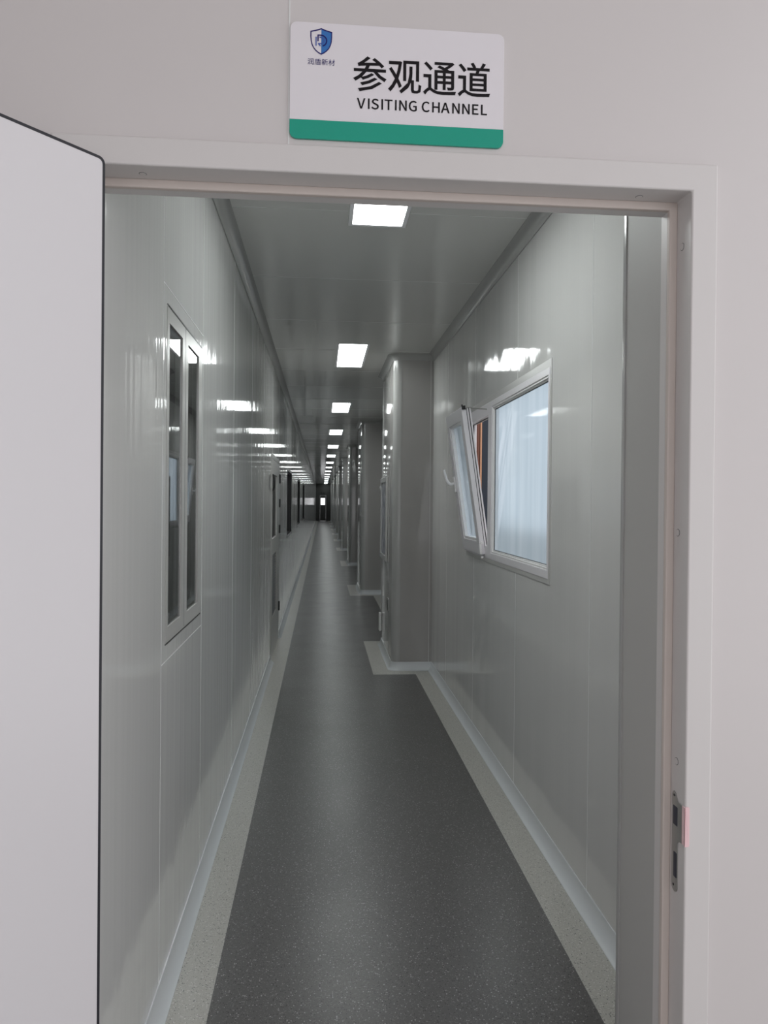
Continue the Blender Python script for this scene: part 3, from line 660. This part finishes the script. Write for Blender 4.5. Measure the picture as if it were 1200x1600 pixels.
# far end door
d3 = empty('door_3', (0, YE, 0)); tag(d3, 'dark door with a small bright window at the far end', 'door', kind='structure')
b = MB()
b.slab([-.22, -.17, .29, .34], [0, 2.05, 2.1], -.012, .06, FY, hole=lambda x, z: -.17 < x < .29 and z < 2.05)
b.build('door_frame', M['louvre'], d3)
wn = (-.125, .225, 1.30, 1.85)
b = MB(); b.slab([-.168, wn[0], wn[1], .288], [.01, wn[2], wn[3], 2.048], .0, .045, FY, hole=lambda x, z: wn[0] < x < wn[1] and wn[2] < z < wn[3])
b.build('leaf', M['dark_door'], d3)
b = MB(); b.box(wn[0], wn[1], .018, .024, wn[2], wn[3]); b.build('glass_pane', mat('clear_glass', (.95, .95, .95), 0, Transmission_Weight=1.0), d3)
for x in (-.05, .13):
    b = MB(); b.box(x-.045, x+.045, -.06, .001, 2.19, 2.31); tag(b.build('emergency_lamp', M['black_trim'], bevel=.006, loc=(0, YE, 0)), ('black wall box above the far door, left of two' if x < 0 else 'black wall box above the far door, right of two'), 'wall box', 'boxes above the far door')

# ------------------------------------------------------------------ right wall: white window, one sash tilted in
w2 = empty('window_2', (XR, 0, 0)); tag(w2, 'white framed window on the right wall with its far sash tilted inwards', 'window', kind='structure')
y0, y1, z0, z1 = W2
b = MB()                                                             # thin cover strip round the opening
b.slab([y0-.022, y0+.002, y1-.002, y1+.022], [z0-.022, z0+.002, z1-.002, z1+.035], -.004, .002, FX, hole=lambda u, v: y0+.002 < u < y1-.002 and z0+.002 < v < z1-.002)
b.build('cover_strip', M['panel_frame'], w2, bevel=.001)
FIX = (3.358, 4.505, 1.288, 2.197); OPN = (4.60, 5.20, 1.325, 2.155)
b = MB()
b.slab([y0+.001, FIX[0], FIX[1], OPN[0], OPN[1], y1-.001], [z0+.001, FIX[2], OPN[2], OPN[3], FIX[3], z1-.001], -.006, .048, FX,
       hole=lambda u, v: (FIX[0] < u < FIX[1] and FIX[2] < v < FIX[3]) or (OPN[0] < u < OPN[1] and OPN[2] < v < OPN[3]))
b.build('frame', M['pvc'], w2, bevel=.003)
b = MB()                                                             # stepped glazing bead round the fixed pane
for k, (i0, i1, d0, d1) in enumerate(((0, .010, -.001, .024), (.010, .018, .007, .024))):
    b.slab([FIX[0]+i0-.0005, FIX[0]+i1, FIX[1]-i1, FIX[1]-i0+.0005], [FIX[2]+i0-.0005, FIX[2]+i1, FIX[3]-i1, FIX[3]-i0+.0005], d0, d1, FX,
           hole=lambda u, v, i1=i1: FIX[0]+i1 < u < FIX[1]-i1 and FIX[2]+i1 < v < FIX[3]-i1)
b.build('glazing_bead', M['white_plastic'], w2, bevel=.0015)
i = .0175
b = MB()
b.slab([FIX[0]+i-.001, FIX[0]+i+.004, FIX[1]-i-.004, FIX[1]-i+.001], [FIX[2]+i-.001, FIX[2]+i+.004, FIX[3]-i-.004, FIX[3]-i+.001], .013, .017, FX,
       hole=lambda u, v: FIX[0]+i+.004 < u < FIX[1]-i-.004 and FIX[2]+i+.004 < v < FIX[3]-i-.004)
b.build('glazing_seal', M['black_trim'], w2)
def filmed_pane(x0, x1, y0, y1, z0, z1):
    b = MB()
    b.face([(x0, y0, z0), (x0, y1, z0), (x0, y1, z1), (x0, y0, z1)], 0)
    b.face([(x1, y0, z0), (x1, y1, z0), (x1, y1, z1), (x1, y0, z1)], 1)
    for (a, c), (e, f) in (((y0, z0), (y1, z0)), ((y1, z0), (y1, z1)), ((y1, z1), (y0, z1)), ((y0, z1), (y0, z0))):
        b.face([(x0, a, c), (x0, e, f), (x1, e, f), (x1, a, c)], 1)
    return b
b = filmed_pane(.0165, .021, FIX[0]+.002, FIX[1]-.002, FIX[2]+.002, FIX[3]-.002)
tag(b.build('fixed_pane', [M['film'], M['clear']], w2), 'pale blue pane under translucent film')
# seals inside the open half
b = MB()
b.slab([OPN[0]-.0005, OPN[0]+.004, OPN[1]-.004, OPN[1]+.0005], [OPN[2]-.0005, OPN[2]+.004, OPN[3]-.004, OPN[3]+.0005], .02, .03, FX, hole=lambda u, v: OPN[0]+.004 < u < OPN[1]-.004 and OPN[2]+.004 < v < OPN[3]-.004)
b.build('rebate_seal', M['black_trim'], w2)
# tilted sash: local frame x = into wall, y along wall, z up from the bottom hinge
sa = empty('sash', (-.014, 0, 1.268), w2)
sa.rotation_euler = (0, -math.radians(8.3), 0)
sw0, sw1, sh = 4.655, 5.255, .955
prof = .082
b = MB()
b.slab([sw0, sw0+prof, sw1-prof, sw1], [0, prof, sh-prof, sh], -.018, .012, FX, hole=lambda u, v: sw0+prof < u < sw1-prof and prof < v < sh-prof)
b.slab([sw0+.012, sw0+prof, sw1-prof, sw1-.012], [.012, prof, sh-prof, sh-.012], .012, .045, FX, hole=lambda u, v: sw0+prof < u < sw1-prof and prof < v < sh-prof)
sf = b.build('sash_frame', M['pvc'], sa, bevel=.0025)
b = MB()
for (d0, d1, o_) in ((.0122, .0175, .010), (.029, .034, .0105)):
    b.slab([sw0+o_, sw0+o_+.01, sw1-o_-.01, sw1-o_], [o_, o_+.01, sh-o_-.01, sh-o_], d0, d1, FX, hole=lambda u, v, o_=o_: sw0+o_+.01 < u < sw1-o_-.01 and o_+.01 < v < sh-o_-.01)
b.build('sash_seal', M['black_trim'], sa)
b = MB()
b.slab([sw0+prof-.001, sw0+prof+.018, sw1-prof-.018, sw1-prof+.001], [prof-.001, prof+.018, sh-prof-.018, sh-prof+.001], -.010, .02, FX, hole=lambda u, v: sw0+prof+.018 < u < sw1-prof-.018 and prof+.018 < v < sh-prof-.018)
b.build('sash_bead', M['white_plastic'], sa, bevel=.0015)
b = filmed_pane(.012, .0165, sw0+prof+.002, sw1-prof-.002, prof+.002, sh-prof-.002)
tag(b.build('sash_pane', [M['film'], M['clear']], sa), 'pale blue pane under translucent film')
# handle: rose on the far stile, lever standing up
hy = sw1-.04; hz = .475
b = MB()
b.prism(rrect(hy-.014, hy+.014, hz-.062, hz+.05, .006, 4), FX, -.017, -.029)
b.cyl((-.028, hy, hz), (-.045, hy, hz), .011, 16)
b.tube([(-.036, hy, hz-.002), (-.050, hy, hz-.004), (-.064, hy, hz+.006), (-.075, hy, hz+.028), (-.081, hy, hz+.055), (-.085, hy, hz+.085), (-.087, hy, hz+.108)], [.010, .011, .0105, .0095, .009, .0085, .008], 14, flat=1.15)
tag(b.build('handle', M['white_plastic'], sa, smooth=True), 'white lever handle turned up')
# hinge barrels, corner block and stay
b = MB(); b.cyl((-.016, 4.650, .004), (-.016, 4.650, .066), .0085, 16); b.cyl((-.014, 4.645, -.022), (-.014, 4.645, -.010), .0085, 16); b.cyl((-.004, 4.640, .075), (-.004, 4.65, .075), .008, 14)
b.build('hinge_cover', M['white_plastic'], sa, smooth=True)
b = MB(); b.box(-.016, .008, sw0-.010, sw0+.006, sh-.018, sh+.006); b.cyl((-.012, sw0-.004, sh+.004), (-.012, sw0-.004, sh+.014), .005, 12)
b.build('corner_latch', M['black_trim'], sa)
b = MB(); b.box(.0185, .026, OPN[0]-.004, OPN[0]+.016, 1.99, 2.10); b.build('stay_bracket', M['white_plastic'], w2, bevel=.002)
b = MB()
p0 = Vector((-.12, 4.70, 2.212)); p1 = Vector((.012, 4.63, 2.150+.045))
b.tube([p0, (p0+p1)/2, p1], .004, 8); b.build('stay_arm', M['steel'], w2)

BAYW = [6.25+5.69*k for k in range(9)]
for k, off in enumerate(BAYW):
    if W2[1]+off > YE: break
    wk = copy_tree(w2); wk.location = (XR, off, 0); wk.name = 'window_%d' % (6+k)
    for c in wk.children:
        if c.name.startswith('sash'): c.rotation_euler = (0, -math.radians(5 if k == 0 else 0), 0)
    tag(wk, 'white window in the right wall between the %s and %s pillar' % (ORD[k], ORD[k+1]), 'window', 'windows between the pillars', 'structure')

# ------------------------------------------------------------------ things on the nearest pillar
P0 = PILLARS[0]
fnP = lambda u, v, d: (d, u, v)
nb = empty('notice_frame', (PX, 7.85, 1.42)); tag(nb, 'grey framed notice hung on the nearest pillar', 'notice frame')
fn = lambda u, v, d: (d, u-7.85, v-1.42)
u0, u1, v0, v1 = 7.50, 8.20, .985, 1.855
b = MB(); b.slab([u0, u0+.055, u1-.055, u1], [v0, v0+.055, v1-.055, v1], -.024, -.001, fn, hole=lambda u, v: u0+.055 < u < u1-.055 and v0+.055 < v < v1-.055)
b.build('frame', M['alu'], nb, bevel=.003)
b = MB(); b.box(-.012, -.002, u0+.056-7.85, u1-.056-7.85, v0+.056-1.42, v1-.056-1.42)
nt, N, L, bs = nodes(M['picture'])
tc = N.new('ShaderNodeTexCoord'); nz = N.new('ShaderNodeTexNoise'); nz.inputs['Scale'].default_value = 9; nz.inputs['Detail'].default_value = 2
cr = N.new('ShaderNodeValToRGB'); cr.color_ramp.elements[0].position = .38; cr.color_ramp.elements[0].color = (.16, .17, .22, 1); cr.color_ramp.elements[1].position = .56; cr.color_ramp.elements[1].color = (.55, .55, .60, 1)
L.new(tc.outputs['Object'], nz.inputs['Vector']); L.new(nz.outputs['Fac'], cr.inputs[0]); L.new(cr.outputs[0], bs.inputs['Base Color'])
b.build('printed_sheet', M['picture'], nb)
so = empty('wall_socket', (PX, 7.335, .575)); tag(so, 'small dark socket plate low on the nearest pillar', 'socket')
b = MB(); b.prism(rrect(-.068, .068, -.062, .062, .008, 4), FX, -.010, .0); b.build('plate', M['alu'], so, bevel=.001)
b = MB(); b.prism(rrect(-.052, .052, -.046, .046, .004, 3), FX, -.0125, -.009); b.build('insert', M['louvre'], so)
for y_ in (-.02, .024):
    b = MB(); b.cyl((-.013, y_, 0), (-.0122, y_, 0), .012, 14); b.build('outlet', M['black_trim'], so)
b = MB(); b.box(-.028, .0, -.035, .035, -.10, .10)
cb = b.build('cable_box', M['white_plastic'], bevel=.006, loc=(PX, 8.20, .26)); tag(cb, 'slim white box near the foot of the nearest pillar', 'wall box')

# ------------------------------------------------------------------ outside the corridor
b = MB(); b.box(-3.2, 3.2, -14, YB-.12, -.3, -.001)
tag(b.build('floor_outside', M['paving']), 'grey paving in front of the doorway', 'paving', kind='structure')
# unseen hall, added to shape the daylight: left wall and ceiling, open behind and right
b = MB(); b.box(-3.2, -3.1, -4.0, YF-.001, 0, 4.1); tag(b.build('wall_added_left', [M['facade']]), 'unseen off-white side wall added to shape the daylight', 'wall', kind='structure')
b = MB(); b.box(-3.2, 2.4, -4.0, YF-.001, 4.1, 4.2); tag(b.build('ceiling_added', [M['facade']]), 'unseen off-white ceiling added to shape the daylight', 'ceiling', kind='structure')
b = MB(); b.box(XR+.1, 14, YB+.001, 70, -.35, -.1); b.box(-8, XL-.1, YE+.2, 72, -.35, -.1); b.box(XL-.1, XR+.1, YE+.2, 72, -.35, -.1)
tag(b.build('ground_outside', M['paving']), 'grey paving outside the corridor windows', 'paving', kind='structure')
wp = empty('cladding_post', (1.456, 7.0, 0)); tag(wp, 'red-brown clad post seen through the gap of the tilted sash', 'post')
b = MB()
for k in range(14):
    x = 1.24+.021*k-1.5
    b.box(x, x+.0185, -.10, .10, -.1, 2.9)
b.build('cladding', M['brick_red'], wp, bevel=.002)
b = MB(); b.box(.036, .050, -.11, .10, -.1, 2.9); b.build('edge_strip', M['orange'], wp)
b = MB(); b.box(.052, .155, -.105, .12, -.1, 2.9); b.build('dark_side', M['blue_black'], wp)
b = MB(); b.box(1.75, 2.3, 2.2, 12, -.1, .95)
tag(b.build('hedge_outside', M['green']), 'dull green growth below the window outside', 'hedge', kind='structure')

# ------------------------------------------------------------------ light
w = bpy.data.worlds.new('overcast_sky'); SC.world = w; w.use_nodes = True
bg = w.node_tree.nodes['Background']; bg.inputs[0].default_value = (.93, .925, .95, 1); bg.inputs[1].default_value = SKY

# ------------------------------------------------------------------ camera
cam = bpy.data.cameras.new('camera'); co = bpy.data.objects.new('camera', cam); COL.objects.link(co)
F_PX = 1150.0
cam.sensor_fit = 'VERTICAL'; cam.sensor_height = 36; cam.lens = 36*F_PX/1600
cam.shift_y = -9.087/1600
cam.clip_start = .02; cam.clip_end = 300
yaw, pitch, rho = .0837747, math.radians(-.35), .0092
fw = Vector((math.sin(yaw)*math.cos(pitch), math.cos(yaw)*math.cos(pitch), math.sin(pitch)))
r_ = Vector((math.cos(yaw), -math.sin(yaw), 0)); u_ = r_.cross(fw)
R_ = r_*math.cos(rho)+u_*math.sin(rho); U_ = u_*math.cos(rho)-r_*math.sin(rho)
mw = Matrix((R_, U_, -fw)).transposed().to_4x4(); mw.translation = (0, 0, 1.6)
co.matrix_world = mw
SC.camera = co

vsx = SC.view_settings
SC.display_settings.display_device = 'sRGB'
vsx.view_transform = 'Standard'; vsx.look = 'None'; vsx.gamma = 1; vsx.exposure = EXPO
vsx.use_curve_mapping = False
cy = SC.cycles
cy.use_denoising = True
cy.max_bounces = 14; cy.diffuse_bounces = 6; cy.glossy_bounces = 8; cy.transmission_bounces = 8
cy.sample_clamp_indirect = 8
